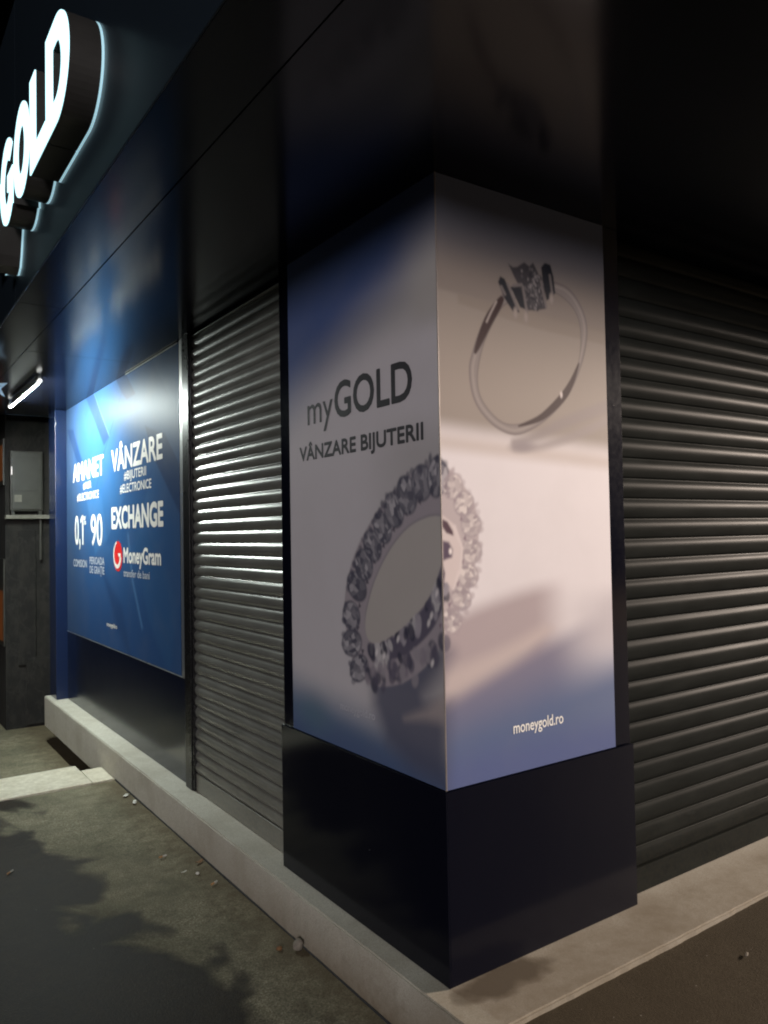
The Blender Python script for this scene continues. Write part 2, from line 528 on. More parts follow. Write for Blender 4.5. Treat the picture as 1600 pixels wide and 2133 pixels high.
# ------------------------------------------------------------------ corner pillar
pil = thing('corner_pillar', 'square navy clad corner pillar standing on the stone plinth between the two shutters', 'pillar')
box('cladding', 0.0045, 0.92, 0.0045, 1.125, 0.7755, SOF-0.0005, M_NAVY, pil, 0.002)
box('base_panel', -0.007, 0.0, -0.007, 1.131, 0.1605, 0.774, M_NAVY, pil, 0.0012, 1)
box('base_panel', 0.0003, 0.925, -0.007, 0.0, 0.1605, 0.774, M_NAVY, pil, 0.0012, 1)
box('base_core', 0.0008, 0.924, 0.0008, 1.130, 0.1605, 0.7735, M_NAVY, pil, 0.001, 1)
cyl('corner_bead', (0.0015, 0.0015, 0.776), (0.0015, 0.0015, SOF-0.001), 0.0028, plain('corner_bead', (0.30, 0.26, 0.24), 0.4, 0.2, 0.2), pil, 8)

# ------------------------------------------------------------------ roller shutters
def slat_mesh(name, pitch, length, axis, mat, bulge=1.0):
    # convex curled slat: (depth outwards, height)
    prof = [(-0.004, 0.0), (0.001, 0.015), (0.004, 0.07), (0.0095, 0.18), (0.0135, 0.34), (0.0150, 0.50), (0.0135, 0.66), (0.0095, 0.80), (0.0045, 0.89), (0.0030, 0.93), (0.0028, 0.965), (-0.004, 0.985)]
    k = pitch/0.070*bulge
    vs = []
    for t in (0.0, length):
        for d, h in prof:
            vs.append((-d*k, t, h*pitch) if axis == 'y' else (t, -d*k, h*pitch))
    n = len(prof)
    fs = []
    for i in range(n-1):
        f = (i, n+i, n+i+1, i+1)
        fs.append(f if axis == 'y' else f[::-1])
    me = bpy.data.meshes.new(name)
    me.from_pydata(vs, [], fs)
    me.update()
    me.polygons.foreach_set('use_smooth', [True]*len(me.polygons))
    me.materials.append(mat)
    return me

def shutter(label, axis, pitch, origin, length, mat):
    t = thing('roller_shutter', label, 'shutter')
    t.location = origin
    me = slat_mesh('slat', pitch, length, axis, mat, 1.0 if axis == 'y' else 0.72)
    z0, ztop = 0.262, SOF-0.012
    n = int((ztop-z0)/pitch)
    for i in range(n+1):
        o = link(bpy.data.objects.new('slat', me), t)
        jit = random.uniform(-0.0012, 0.0012)
        o.location = ((jit, 0, z0+i*pitch) if axis == 'y' else (0, jit, z0+i*pitch))
        if axis == 'y':
            o.rotation_euler.y = math.radians(random.gauss(0, 0.9))
        else:
            o.rotation_euler.x = math.radians(random.gauss(0, 0.9))
        if i == n:
            o.scale.z = max(0.1, (ztop-(z0+i*pitch))/pitch)
    x, y = 0, 0
    if axis == 'y':
        b0 = box('bottom_rail', -0.010, 0.012, 0, length, 0.1625, 0.260, mat, t, 0.003)
        box('guide_rail', -0.022, 0.018, -0.0, 0.022, 0.1615, SOF-0.002, M_BLACK, t, 0.002)
        box('guide_rail', -0.022, 0.018, length-0.022, length-0.001, 0.1615, SOF-0.002, M_BLACK, t, 0.002)
        box('backing', 0.020, 0.024, 0.0, length, 0.1615, SOF-0.002, M_DARKWALL, t)
    else:
        box('bottom_rail', 0, length, -0.010, 0.012, 0.1625, 0.260, mat, t, 0.003)
        box('guide_rail', 0.0, 0.018, -0.020, 0.018, 0.1615, SOF-0.002, M_BLACK, t, 0.002)
        box('guide_rail', length-0.02, length-0.001, -0.020, 0.018, 0.1615, SOF-0.002, M_BLACK, t, 0.002)
        box('backing', 0.0, length, 0.020, 0.024, 0.1615, SOF-0.002, M_DARKWALL, t)
    return t
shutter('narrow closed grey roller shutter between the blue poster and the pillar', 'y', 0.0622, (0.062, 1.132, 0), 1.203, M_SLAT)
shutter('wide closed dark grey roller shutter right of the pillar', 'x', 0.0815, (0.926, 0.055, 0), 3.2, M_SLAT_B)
box('side_wall_panel', 4.13, 7.0, 0.02, 0.10, 0.1605, SOF-0.001, M_NAVY, shop, 0.002)

# ------------------------------------------------------------------ lettering helper (thin cut vinyl / print, flat on its panel)
def text_mesh(body, bold=0.0, spacing=1.0):
    cu = bpy.data.curves.new('tmp', 'FONT')
    cu.body = body
    cu.size = 1.0
    cu.space_character = spacing
    cu.resolution_u = 4
    o = bpy.data.objects.new('tmp', cu)
    C.objects.link(o)
    dg = bpy.context.evaluated_depsgraph_get()
    dg.update()
    me = bpy.data.meshes.new_from_object(o.evaluated_get(dg))
    n = len(me.vertices)
    co = np.empty(n*3)
    me.vertices.foreach_get('co', co)
    co = co.reshape(-1, 3)[:, :2]
    fs = [tuple(p.vertices) for p in me.polygons]
    bpy.data.objects.remove(o)
    bpy.data.curves.remove(cu)
    bpy.data.meshes.remove(me)
    return co, fs

def lettering(body, plane, u0, u1, v0, v1, mat, parent, bold=0.0, ref=None, spacing=1.0, label=None, lift=0.0012):
    """u runs left to right as seen, v is height. plane: 'blue' (x=.056), 'L' (x=0), 'R' (y=0).
    ref: text whose vertical extent is mapped to v0..v1 (cap height)."""
    co, fs = text_mesh(body, spacing=spacing)
    rc, _ = text_mesh(ref or 'H')
    lo, hi = rc[:, 1].min(), rc[:, 1].max()
    v = v0 + (co[:, 1]-lo)/(hi-lo)*(v1-v0)
    a, b = co[:, 0].min(), co[:, 0].max()
    u = u0 + (co[:, 0]-a)/(b-a)*(u1-u0)
    h = (v1-v0)
    offs = [(0, 0)]
    if bold:
        offs += [(bold*h*math.cos(k*math.pi/4), bold*h*math.sin(k*math.pi/4)) for k in range(8)]
    # one object for each word
    cuts, words = [-1e9], body.split(' ')
    for k in range(1, len(words)):
        cuts.append(text_mesh(' '.join(words[:k]), spacing=spacing)[0][:, 0].max()+0.03)
    cuts.append(1e9)
    out = []
    for w in range(len(words)):
        sel = [f for f in fs if cuts[w] < co[f[0], 0] <= cuts[w+1]]
        used = sorted({i for f in sel for i in f})
        idx = {i: n for n, i in enumerate(used)}
        vs, faces = [], []
        for k, (du, dv) in enumerate(offs):
            base = len(vs)
            d = lift - k*0.00009
            for i in used:
                uu, vv = u[i]+du, v[i]+dv
                vs.append((0.056-d, -uu, vv) if plane == 'blue' else (-d, -uu, vv) if plane == 'L' else (uu, -d, vv))
            faces += [tuple(idx[i]+base for i in f) for f in sel]
        o = mesh('lettering', vs, faces, mat, parent)
        if label:
            o['label'] = label if len(words) == 1 else 'printed word ' + words[w]
        out.append(o)
    return out

# ------------------------------------------------------------------ printed panels
def grid_panel(name, S, Z, col, place, mat, parent):
    ns, nz = len(S), len(Z)
    SS, ZZ = np.meshgrid(S, Z)
    P = place(SS.ravel(), ZZ.ravel())
    me = bpy.data.meshes.new(name)
    me.vertices.add(ns*nz)
    me.vertices.foreach_set('co', P.astype(np.float32).ravel())
    j, i = np.meshgrid(np.arange(nz-1), np.arange(ns-1), indexing='ij')
    q = np.stack([j*ns+i, j*ns+i+1, (j+1)*ns+i+1, (j+1)*ns+i], -1).reshape(-1, 4)
    nf = len(q)
    me.loops.add(nf*4)
    me.polygons.add(nf)
    me.loops.foreach_set('vertex_index', q.ravel().astype(np.int32))
    me.polygons.foreach_set('loop_start', np.arange(0, nf*4, 4, dtype=np.int32))
    me.update()
    me.validate()
    a = me.color_attributes.new('ink', 'FLOAT_COLOR', 'POINT')
    rgba = np.ones((ns*nz, 4), np.float32)
    rgba[:, :3] = np.clip(col.reshape(-1, 3), 0, 1)
    a.data.foreach_set('color', rgba.ravel())
    me.materials.append(mat)
    return link(bpy.data.objects.new(name, me), parent)

class Ink:
    def __init__(self, S, Z, base):
        self.S, self.Z = np.meshgrid(S, Z)
        self.c = np.zeros(self.S.shape+(3,)) + np.array(base)
    def over(self, col, a):
        a = np.clip(a, 0, 1)[..., None]
        self.c = self.c*(1-a) + np.array(col)*a
    def mul(self, k, a):
        a = np.clip(a, 0, 1)[..., None]
        self.c = self.c*(1-a*(1-np.array(k)))
    def sdpoly(self, pts, shift=None):
        x, y = self.S, self.Z
        d = np.full(x.shape, 1e9)
        s = np.ones(x.shape)
        n = len(pts)
        for k in range(n):
            ax, ay = pts[k]
            bx, by = pts[k-1]
            ex, ey = bx-ax, by-ay
            wx, wy = x-ax, y-ay
            t = np.clip((wx*ex+wy*ey)/(ex*ex+ey*ey+1e-12), 0, 1)
            d = np.minimum(d, (wx-ex*t)**2+(wy-ey*t)**2)
            c1, c2, c3 = y >= ay, y < by, ex*wy > ey*wx
            flip = (c1 & c2 & c3) | (~c1 & ~c2 & ~c3)
            s = np.where(flip, -s, s)
        return s*np.sqrt(d)
    def poly(self, pts, col, soft=0.003, op=1.0):
        self.over(col, op*fade(soft, -soft, self.sdpoly(pts)))
    def disc(self, cx, cy, rx, ry, col, soft=0.003, op=1.0, rot=0.0):
        dx, dy = self.S-cx, self.Z-cy
        c, s = math.cos(rot), math.sin(rot)
        q = np.sqrt(((dx*c+dy*s)/rx)**2+((-dx*s+dy*c)/ry)**2)
        sf = soft/min(rx, ry)
        self.over(col, op*fade(1+sf, 1-sf, q))
    def stroke(self, pts, w, col, soft=0.002, op=1.0):
        x, y = self.S, self.Z
        best = np.full(x.shape, 1e9)
        m = len(pts)-1
        for k in range(m):
            ax, ay = pts[k]
            bx, by = pts[k+1]
            ex, ey = bx-ax, by-ay
            t = np.clip(((x-ax)*ex+(y-ay)*ey)/(ex*ex+ey*ey+1e-12), 0, 1)
            ww = w if not callable(w) else w((k+t)/m)
            best = np.minimum(best, np.sqrt((x-ax-ex*t)**2+(y-ay-ey*t)**2)-ww)
        self.over(col, op*fade(soft, -soft, best))

def smooth_loop(pts, n=6, closed=True):
    out = []
    N = len(pts)
    rng = range(N if closed else N-1)
    for i in rng:
        p0, p1 = pts[(i-1) % N] if closed or i > 0 else pts[i], pts[i]
        p2 = pts[(i+1) % N]
        p3 = pts[(i+2) % N] if closed or i+2 < N else p2
        for k in range(n):
            t = k/n
            out.append(tuple(0.5*(2*p1[a]+(p2[a]-p0[a])*t+(2*p0[a]-5*p1[a]+4*p2[a]-p3[a])*t*t+(3*p1[a]-p0[a]-3*p2[a]+p3[a])*t**3) for a in (0, 1)))
    if not closed:
        out.append(pts[-1])
    return out

rng = np.random.default_rng(11)
OUTER = smooth_loop([(-0.60, 1.33), (-0.565, 1.451), (-0.50, 1.555), (-0.39, 1.662), (-0.265, 1.75), (-0.13, 1.812), (-0.01, 1.825), (0.06, 1.79), (0.13, 1.715), (0.158, 1.628), (0.150, 1.525), (0.108, 1.40), (0.06, 1.335), (0.02, 1.28), (-0.05, 1.20), (-0.14, 1.13), (-0.26, 1.075), (-0.40, 1.05), (-0.50, 1.08), (-0.575, 1.17)])
HOLE = smooth_loop([(-0.456, 1.25), (-0.442, 1.325), (-0.387, 1.431), (-0.299, 1.533), (-0.204, 1.605), (-0.115, 1.642), (-0.02, 1.655), (0.018, 1.63), (0.02, 1.56), (-0.006, 1.496), (-0.066, 1.393), (-0.153, 1.322), (-0.245, 1.261), (-0.361, 1.21), (-0.428, 1.208)])
STONES = [(-0.505, 1.10), (-0.553, 1.19), (-0.553, 1.292), (-0.512, 1.405), (-0.462, 1.487), (-0.401, 1.558), (-0.335, 1.624), (-0.262, 1.683), (-0.185, 1.732), (-0.10, 1.768), (-0.02, 1.782), (0.052, 1.752), (0.098, 1.695), (0.128, 1.625), (0.128, 1.538), (0.110, 1.458), (0.078, 1.385), (0.036, 1.315)]

def draw_rings(I, right):
    LILAC = (0.34, 0.30, 0.33) if not right else (0.50, 0.43, 0.44)
    DARK = (0.055, 0.052, 0.085)
    # soft cast shadow of the eternity ring
    I.over((0.075, 0.08, 0.13), 0.85*fade(0.06, -0.06, I.sdpoly([(-0.42, 1.10), (-0.41, 0.98), (-0.33, 0.86), (-0.18, 0.80), (0.0, 0.78), (0.02, 1.05), (-0.10, 1.06), (-0.03, 1.13), (0.03, 1.21), (-0.05, 1.24), (-0.25, 1.14)])))
    # metal
    I.over(LILAC, fade(0.006, -0.006, I.sdpoly(OUTER)))
    # hole
    hole_c = (0.43, 0.395, 0.375) if not right else (0.60, 0.52, 0.48)
    sd = I.sdpoly(HOLE)
    I.over((0.24, 0.22, 0.24), fade(0.014, 0.004, sd)*fade(1.22, 1.35, I.Z)*0.6)
    I.over(hole_c, fade(0.003, -0.003, sd))
    # gems with facets
    for k, (cx, cy) in enumerate(STONES):
        nxt = STONES[min(k+1, len(STONES)-1)]
        prv = STONES[max(k-1, 0)]
        ang = math.atan2(nxt[1]-prv[1], nxt[0]-prv[0])
        pale = cx > 0.03
        rx, ry = 0.052*rng.uniform(0.9, 1.1), 0.068*rng.uniform(0.9, 1.08)
        if cx > -0.02:
            rx, ry = 0.040, 0.044
        dx, dy = I.S-cx, I.Z-cy
        c, s = math.cos(ang), math.sin(ang)
        u, v = (dx*c+dy*s)/rx, (-dx*s+dy*c)/ry
        r = np.sqrt(u*u+v*v)
        th = np.arctan2(v, u)
        m_ = 46
        sx = rng.uniform(-1.15, 1.15, m_)
        sy = rng.uniform(-1.15, 1.15, m_)
        tn = rng.random(m_)**1.5
        tn[rng.integers(0, m_, 5)] = 1.15
        uw, vw = u, v
        near = np.full(u.shape, 1e9)
        val = np.zeros(u.shape)
        win = (np.abs(u) < 1.5) & (np.abs(v) < 1.5)
        for q in range(m_):
            dd = np.where(win, (uw-sx[q])**2*1.6+(vw-sy[q])**2, 1e9)
            hit = dd < near
            near = np.where(hit, dd, near)
            val = np.where(hit, tn[q], val)
        a = fade(1.06, 0.92, r)
        lo, hi = ((0.055, 0.055, 0.085), (0.36, 0.34, 0.37)) if not pale else ((0.30, 0.25, 0.28), (0.72, 0.65, 0.63))
        tone = np.array(lo)+(np.array(hi)-np.array(lo))*val[..., None]
        aa = (a*(0.92 if not pale else 0.75))[..., None]
        I.c = I.c*(1-aa)+tone*aa
        I.over((0.05, 0.05, 0.08) if not pale else (0.36, 0.30, 0.33), 0.55*fade(0.16, 0.0, np.abs(r-0.98)))
        # claw / prong pair on the outside, dark wedge towards the hole
        ox, oy = -s*ry, c*ry
        if (cx+ox+0.22)**2+(cy+oy-1.45)**2 < (cx+0.22)**2+(cy-1.45)**2:
            ox, oy = -ox, -oy
        for q in (-0.7, 0.1, 0.75):
            j1, j2 = rng.uniform(0.70, 0.95), rng.uniform(-0.2, 0.2)
            I.disc(cx+ox*j1+c*rx*(q+j2), cy+oy*j1+s*rx*(q+j2), rng.uniform(0.007, 0.014), rng.uniform(0.010, 0.018), DARK if not pale else (0.42, 0.35, 0.37), 0.005, rng.uniform(0.35, 0.8), ang)
        bx, by = cx-ox*0.72+c*rx*0.95, cy-oy*0.72+s*rx*0.95
        I.poly([(bx-0.012*c, by-0.012*s), (bx+0.012*c, by+0.012*s), (bx-ox*0.30, by-oy*0.30)], (0.07, 0.06, 0.085) if not pale else (0.22, 0.16, 0.2), 0.003, 0.9)
    # inside wall of the ring, dark and glinting
    INNER = [(0.005, 1.50), (0.022, 1.465), (0.015, 1.40), (-0.03, 1.315), (-0.10, 1.25), (-0.20, 1.19), (-0.32, 1.15), (-0.43, 1.15), (-0.44, 1.20), (-0.361, 1.205), (-0.245, 1.255), (-0.153, 1.315), (-0.066, 1.387)]
    a = fade(0.006, -0.006, I.sdpoly(smooth_loop(INNER, 4)))
    I.over((0.10, 0.09, 0.13), a*0.95)
    for k in range(70):
        t = rng.random()
        px = -0.43+0.45*t
        py = 1.17+0.26*t**1.6+rng.normal(0, 0.028)
        rr = 0.006+0.014*rng.random()
        cc = [(0.35, 0.32, 0.36), (0.10, 0.09, 0.13), (0.52, 0.49, 0.50), (0.035, 0.035, 0.06)][rng.integers(0, 4)]
        I.disc(px, py, rr, rr*1.7, cc, 0.004, 0.8, 0.5-rng.random())
    for k in range(60):
        t = rng.random()
        px = -0.46+0.47*t
        py = 1.085+0.17*t**1.8+rng.normal(0, 0.02)
        rr = 0.010+0.014*rng.random()
        cc = [(0.10, 0.09, 0.13), (0.055, 0.055, 0.085), (0.24, 0.21, 0.25), (0.30, 0.27, 0.30)][rng.integers(0, 4)]
        I.disc(px, py, rr, rr*1.4, cc, 0.006, 0.75, 0.5-rng.random())
    I.over(hole_c, fade(0.001, -0.005, sd))
    for (px, py) in ((-0.385, 1.172), (-0.338, 1.166), (-0.075, 1.305), (-0.03, 1.405), (-0.06, 1.33), (-0.25, 1.235), (-0.06, 1.175)):
        I.disc(px, py, 0.007, 0.014, (0.75, 0.70, 0.70), 0.004, 0.85, -0.4)
    if right:
        # pale wall and dark glint where the band turns at the corner
        I.poly([(0.004, 1.66), (0.05, 1.63), (0.078, 1.55), (0.07, 1.47), (0.036, 1.42), (0.02, 1.44), (0.004, 1.44)], (0.66, 0.57, 0.56), 0.004)
        I.poly([(0.004, 1.645), (0.026, 1.636), (0.048, 1.605), (0.05, 1.59), (0.02, 1.60), (0.004, 1.62)], (0.09, 0.05, 0.07), 0.004)
        I.poly([(0.004, 1.575), (0.03, 1.57), (0.046, 1.545), (0.042, 1.52), (0.02, 1.515), (0.004, 1.51)], (0.10, 0.07, 0.11), 0.006)
        I.disc(0.036, 1.54, 0.006, 0.010, (0.9, 0.82, 0.8), 0.003)
        I.poly([(0.002, 1.50), (0.012, 1.47), (0.006, 1.43), (0.002, 1.42)], (0.08, 0.06, 0.10), 0.004)
        I.stroke([(0.055, 1.62), (0.085, 1.55), (0.076, 1.48), (0.045, 1.42)], 0.006, (0.72, 0.63, 0.62), 0.006)

def soften(c):
    for ax in (0, 1):
        p = np.concatenate([np.take(c, [0], ax), c, np.take(c, [-1], ax)], ax)
        n = c.shape[ax]
        c = 0.25*np.take(p, range(0, n), ax)+0.5*np.take(p, range(1, n+1), ax)+0.25*np.take(p, range(2, n+2), ax)
    return c

# --- left face of the pillar
def left_print():
    S = np.linspace(-1.032, 0.0, 345)
    Z = np.linspace(0.777, SOF-0.002, 660)
    I = Ink(S, Z, (0.53, 0.50, 0.525))
    s, z = I.S, I.Z
    # greyer upper field behind a soft diagonal edge, navy sweep at the top left
    diag = (z-2.30)-(s+0.10)*0.10 - 0.04*np.sin((s+1)*3)
    I.over((0.30, 0.285, 0.275), 0.75*fade(-0.10, 0.10, diag)*fade(-1.0, -0.75, s))
    I.over((0.40, 0.375, 0.36), 0.8*fade(-0.06, 0.06, (s+0.16)+(z-2.5)*0.22)*fade(2.25, 2.35, z))
    nav = (z-2.30)-(-s-0.55)*-0.42
    I.over((0.045, 0.080, 0.22), 0.95*fade(-0.16, 0.26, nav)*fade(0.05, -0.32, s))
    I.over((0.05, 0.08, 0.19), 0.9*fade(2.45, 2.74, z))
    I.over((0.30, 0.28, 0.27), 0.5*fade(2.05, 1.85, z)*fade(-0.55, -0.1, s))
    # blue sweep at the foot
    I.over((0.10, 0.15, 0.245), 0.95*fade(1.07, 0.86, z+0.10*(s+0.9)))
    I.over((0.065, 0.10, 0.21), 0.8*fade(0.92, 0.78, z))
    I.over((0.09, 0.16, 0.22), 0.6*fade(0.22, 0.0, np.sqrt(((s+0.85)/1.0)**2+((z-0.87)/0.6)**2)))
    draw_rings(I, False)
    # pale tail of the table reflecting under the ring
    I.over((0.40, 0.34, 0.33), 0.75*fade(0.03, -0.03, I.sdpoly([(-0.22, 0.965), (-0.10, 1.02), (0.02, 1.10), (0.02, 0.99), (-0.10, 0.985)])))
    return S, Z, soften(I.c)

def right_print():
    S = np.linspace(0.0, 0.828, 277)
    Z = np.linspace(0.777, SOF-0.002, 660)
    I = Ink(S, Z, (0.77, 0.72, 0.74))
    s, z = I.S, I.Z
    hz = 1.945-0.035*s/0.8
    I.over((0.32, 0.275, 0.245), fade(-0.045, 0.045, z-hz))
    I.over((0.50, 0.42, 0.37), 0.6*fade(0.05, 0.0, np.abs(z-hz+0.05)))
    I.over((0.25, 0.21, 0.19), 0.8*fade(-0.01, 0.01, z-(2.395-0.045*s)))  # canopy's shadow edge put into the ink: darker above it
    I.over((0.27, 0.225, 0.195), 0.7*fade(0.008, -0.008, I.sdpoly([(0.09, 2.36), (0.09, 2.39), (0.9, 2.37), (0.9, 2.31), (0.45, 2.325)])))
    I.over((0.14, 0.17, 0.25), 0.9*fade(2.45, 2.74, z))
    # violet folds and the blue foot
    f1 = z-(1.30+0.30*s-0.10*s*s*2)
    I.over((0.40, 0.325, 0.34), 0.9*fade(0.05, -0.03, f1)*fade(0.62, 0.40, s))
    I.over((0.56, 0.475, 0.46), 0.9*fade(0.035, -0.035, I.sdpoly([(0, 1.15), (0.25, 1.205), (0.46, 1.265), (0.50, 1.25), (0.30, 1.13), (0.0, 1.04)])))
    I.over((0.20, 0.19, 0.27), 0.95*fade(0.05, -0.05, z-(1.045+0.36*s*(1-0.22*s)))*fade(0.9, 0.45, s*1.0))
    I.over((0.105, 0.145, 0.265), 0.95*fade(1.16, 0.93, z-0.16*(s-0.4)))
    I.over((0.10, 0.125, 0.27), 0.8*fade(0.95, 0.80, z))
    I.over((0.42, 0.385, 0.42), 0.5*fade(0.45, 0.85, s)*fade(1.42, 1.30, z)*fade(1.10, 1.22, z))
    draw_rings(I, True)
    # wipe stray ink the ring pass left outside its outline is not needed: shapes end at the outline
    # ---- solitaire ring
    SHW = (0.285, 0.245, 0.245)
    I.stroke(smooth_loop([(0.33, 1.912), (0.42, 1.93), (0.60, 2.00), (0.86, 2.085)], 6, False), lambda t: 0.012+0.014*t, SHW, 0.016, 0.75)
    I.stroke(smooth_loop([(0.335, 1.895), (0.45, 1.90), (0.62, 1.945), (0.86, 2.03)], 6, False), lambda t: 0.014+0.004*t, (0.33, 0.285, 0.285), 0.016, 0.75)
    I.disc(0.37, 1.897, 0.055, 0.020, (0.30, 0.26, 0.275), 0.014, 0.8, 0.1)
    OUT = smooth_loop([(0.132, 2.135), (0.145, 2.196), (0.196, 2.305), (0.282, 2.413), (0.35, 2.46), (0.45, 2.50), (0.578, 2.51), (0.655, 2.483), (0.712, 2.414), (0.725, 2.334), (0.687, 2.216), (0.609, 2.096), (0.492, 1.999), (0.359, 1.939), (0.263, 1.950), (0.187, 1.998), (0.146, 2.055)], 5)
    INN = smooth_loop([(0.172, 2.139), (0.205, 2.245), (0.275, 2.358), (0.321, 2.398), (0.40, 2.44), (0.50, 2.468), (0.577, 2.465), (0.653, 2.424), (0.686, 2.351), (0.668, 2.222), (0.577, 2.093), (0.462, 2.010), (0.366, 1.978), (0.286, 1.976), (0.22, 2.013), (0.178, 2.066)], 5)
    keep = I.c.copy()
    do, di = I.sdpoly(OUT), I.sdpoly(INN)
    I.over((0.255, 0.22, 0.215), fade(0.004, -0.004, do)*0.95)
    I.over((0.38, 0.335, 0.31), fade(0.009, 0.0, np.abs(do+0.016))*0.6)
    I.over((0.15, 0.12, 0.125), fade(0.006, 0.0, np.abs(do+0.002))*0.7)
    I.over((0.13, 0.105, 0.105), fade(0.006, 0.0, np.abs(di-0.001))*0.75)
    a = fade(0.003, -0.003, di)[..., None]
    I.c = I.c*(1-a)+keep*a
    DK = (0.045, 0.025, 0.028)
    I.stroke(smooth_loop([(0.288, 2.405), (0.222, 2.318), (0.161, 2.205)], 6, False), lambda t: 0.004+0.015*np.sin(np.pi*np.clip(t*0.8+0.15, 0, 1)), DK, 0.003)
    I.stroke([(0.262, 2.392), (0.232, 2.345), (0.215, 2.315)], 0.0035, (0.42, 0.36, 0.34), 0.003)
    I.stroke(smooth_loop([(0.674, 2.224), (0.633, 2.150), (0.577, 2.085), (0.47, 2.008), (0.355, 1.968)], 6, False), lambda t: 0.003+0.013*np.sin(np.pi*np.clip(t, 0, 1)), DK, 0.003)
    I.disc(0.575, 2.098, 0.006, 0.012, (0.7, 0.62, 0.6), 0.003)
    # setting and stones
    INK = (0.020, 0.022, 0.032)
    STEEL = (0.20, 0.175, 0.175)
    I.poly([(0.272, 2.462), (0.283, 2.484), (0.303, 2.478), (0.335, 2.43), (0.372, 2.372), (0.345, 2.365), (0.30, 2.41)], INK, 0.003)
    I.poly([(0.330, 2.455), (0.39, 2.47), (0.41, 2.385), (0.375, 2.39)], INK, 0.003)
    I.poly([(0.322, 2.535), (0.345, 2.527), (0.365, 2.532), (0.40, 2.555), (0.425, 2.545), (0.445, 2.562), (0.468, 2.53), (0.50, 2.48), (0.506, 2.405), (0.46, 2.392), (0.414, 2.385), (0.385, 2.45), (0.352, 2.49)], (0.06, 0.055, 0.065), 0.004)
    for k in range(230):
        px, py = 0.445+rng.normal(0, 0.026), 2.462+rng.normal(0, 0.042)
        if not (0.38 < px < 0.505 and 2.392 < py < 2.54):
            continue
        v = rng.random()**2
        I.disc(px, py, 0.004, 0.006, (0.03+0.30*v, 0.03+0.27*v, 0.04+0.27*v), 0.002, 0.85)
    I.poly([(0.485, 2.552), (0.505, 2.572), (0.533, 2.570), (0.548, 2.53), (0.556, 2.47), (0.540, 2.455), (0.510, 2.435), (0.492, 2.50)], INK, 0.003)
    for pts in ([(0.318, 2.462), (0.362, 2.385)], [(0.392, 2.462), (0.408, 2.375)], [(0.482, 2.50), (0.506, 2.412)], [(0.529, 2.53), (0.541, 2.462)], [(0.287, 2.448), (0.303, 2.425)], [(0.345, 2.462), (0.385, 2.472)]):
        I.stroke(pts, 0.006, STEEL, 0.003, 0.9)
    for (px, py) in ((0.352, 2.366), (0.403, 2.36), (0.535, 2.447)):
        I.disc(px, py, 0.012, 0.022, (0.30, 0.255, 0.24), 0.004, 0.8)
        I.disc(px, py, 0.007, 0.015, (0.37, 0.315, 0.285), 0.004, 0.9)
    return S, Z, soften(I.c)

M_PRINT = print_mat('jewellery_print', 0.55, 0.12)
pl = thing('jewellery_poster', 'poster with diamond eternity ring and jewellery sale lettering on the pillar side facing left', 'poster')
S, Z, col = left_print()
grid_panel('print', S, Z, col, lambda s, z: np.stack([np.full_like(s, 0.0), -s, z], -1), M_PRINT, pl)
box('panel', 0.0004, 0.0044, 0.0, 1.032, 0.777, SOF-0.002, M_GREY_PRINT, pl)
lettering('my', 'L', -0.868, -0.665, 2.057, 2.137, M_DARK_PRINT, pl, 0.012, ref='m', label='dark grey letters my on the poster')
lettering('GOLD', 'L', -0.648, -0.144, 2.058, 2.192, M_DARK_PRINT, pl, 0.028, label='dark grey capital letters GOLD on the poster')
lettering('VÂNZARE BIJUTERII', 'L', -0.940, -0.086, 1.913, 1.968, M_DARK_PRINT, pl, 0.05, label='dark grey capitals VÂNZARE BIJUTERII')
lettering('moneygold.ro', 'L', -0.640, -0.402, 0.925, 0.945, M_PALE_PRINT, pl, 0.02, ref='o', label='faint white web address moneygold.ro')

prr = thing('jewellery_poster', 'poster with thin solitaire ring above a pale cloth on the pillar side facing right', 'poster')
S, Z, col = right_print()
grid_panel('print', S, Z, col, lambda s, z: np.stack([s, np.full_like(s, 0.0), z], -1), M_PRINT, prr)
box('panel', 0.0046, 0.828, 0.0004, 0.0044, 0.777, SOF-0.002, M_GREY_PRINT, prr)
lettering('moneygold.ro', 'R', 0.298, 0.543, 0.910, 0.936, M_WHITE_PRINT, prr, 0.03, ref='o', label='white web address moneygold.ro')

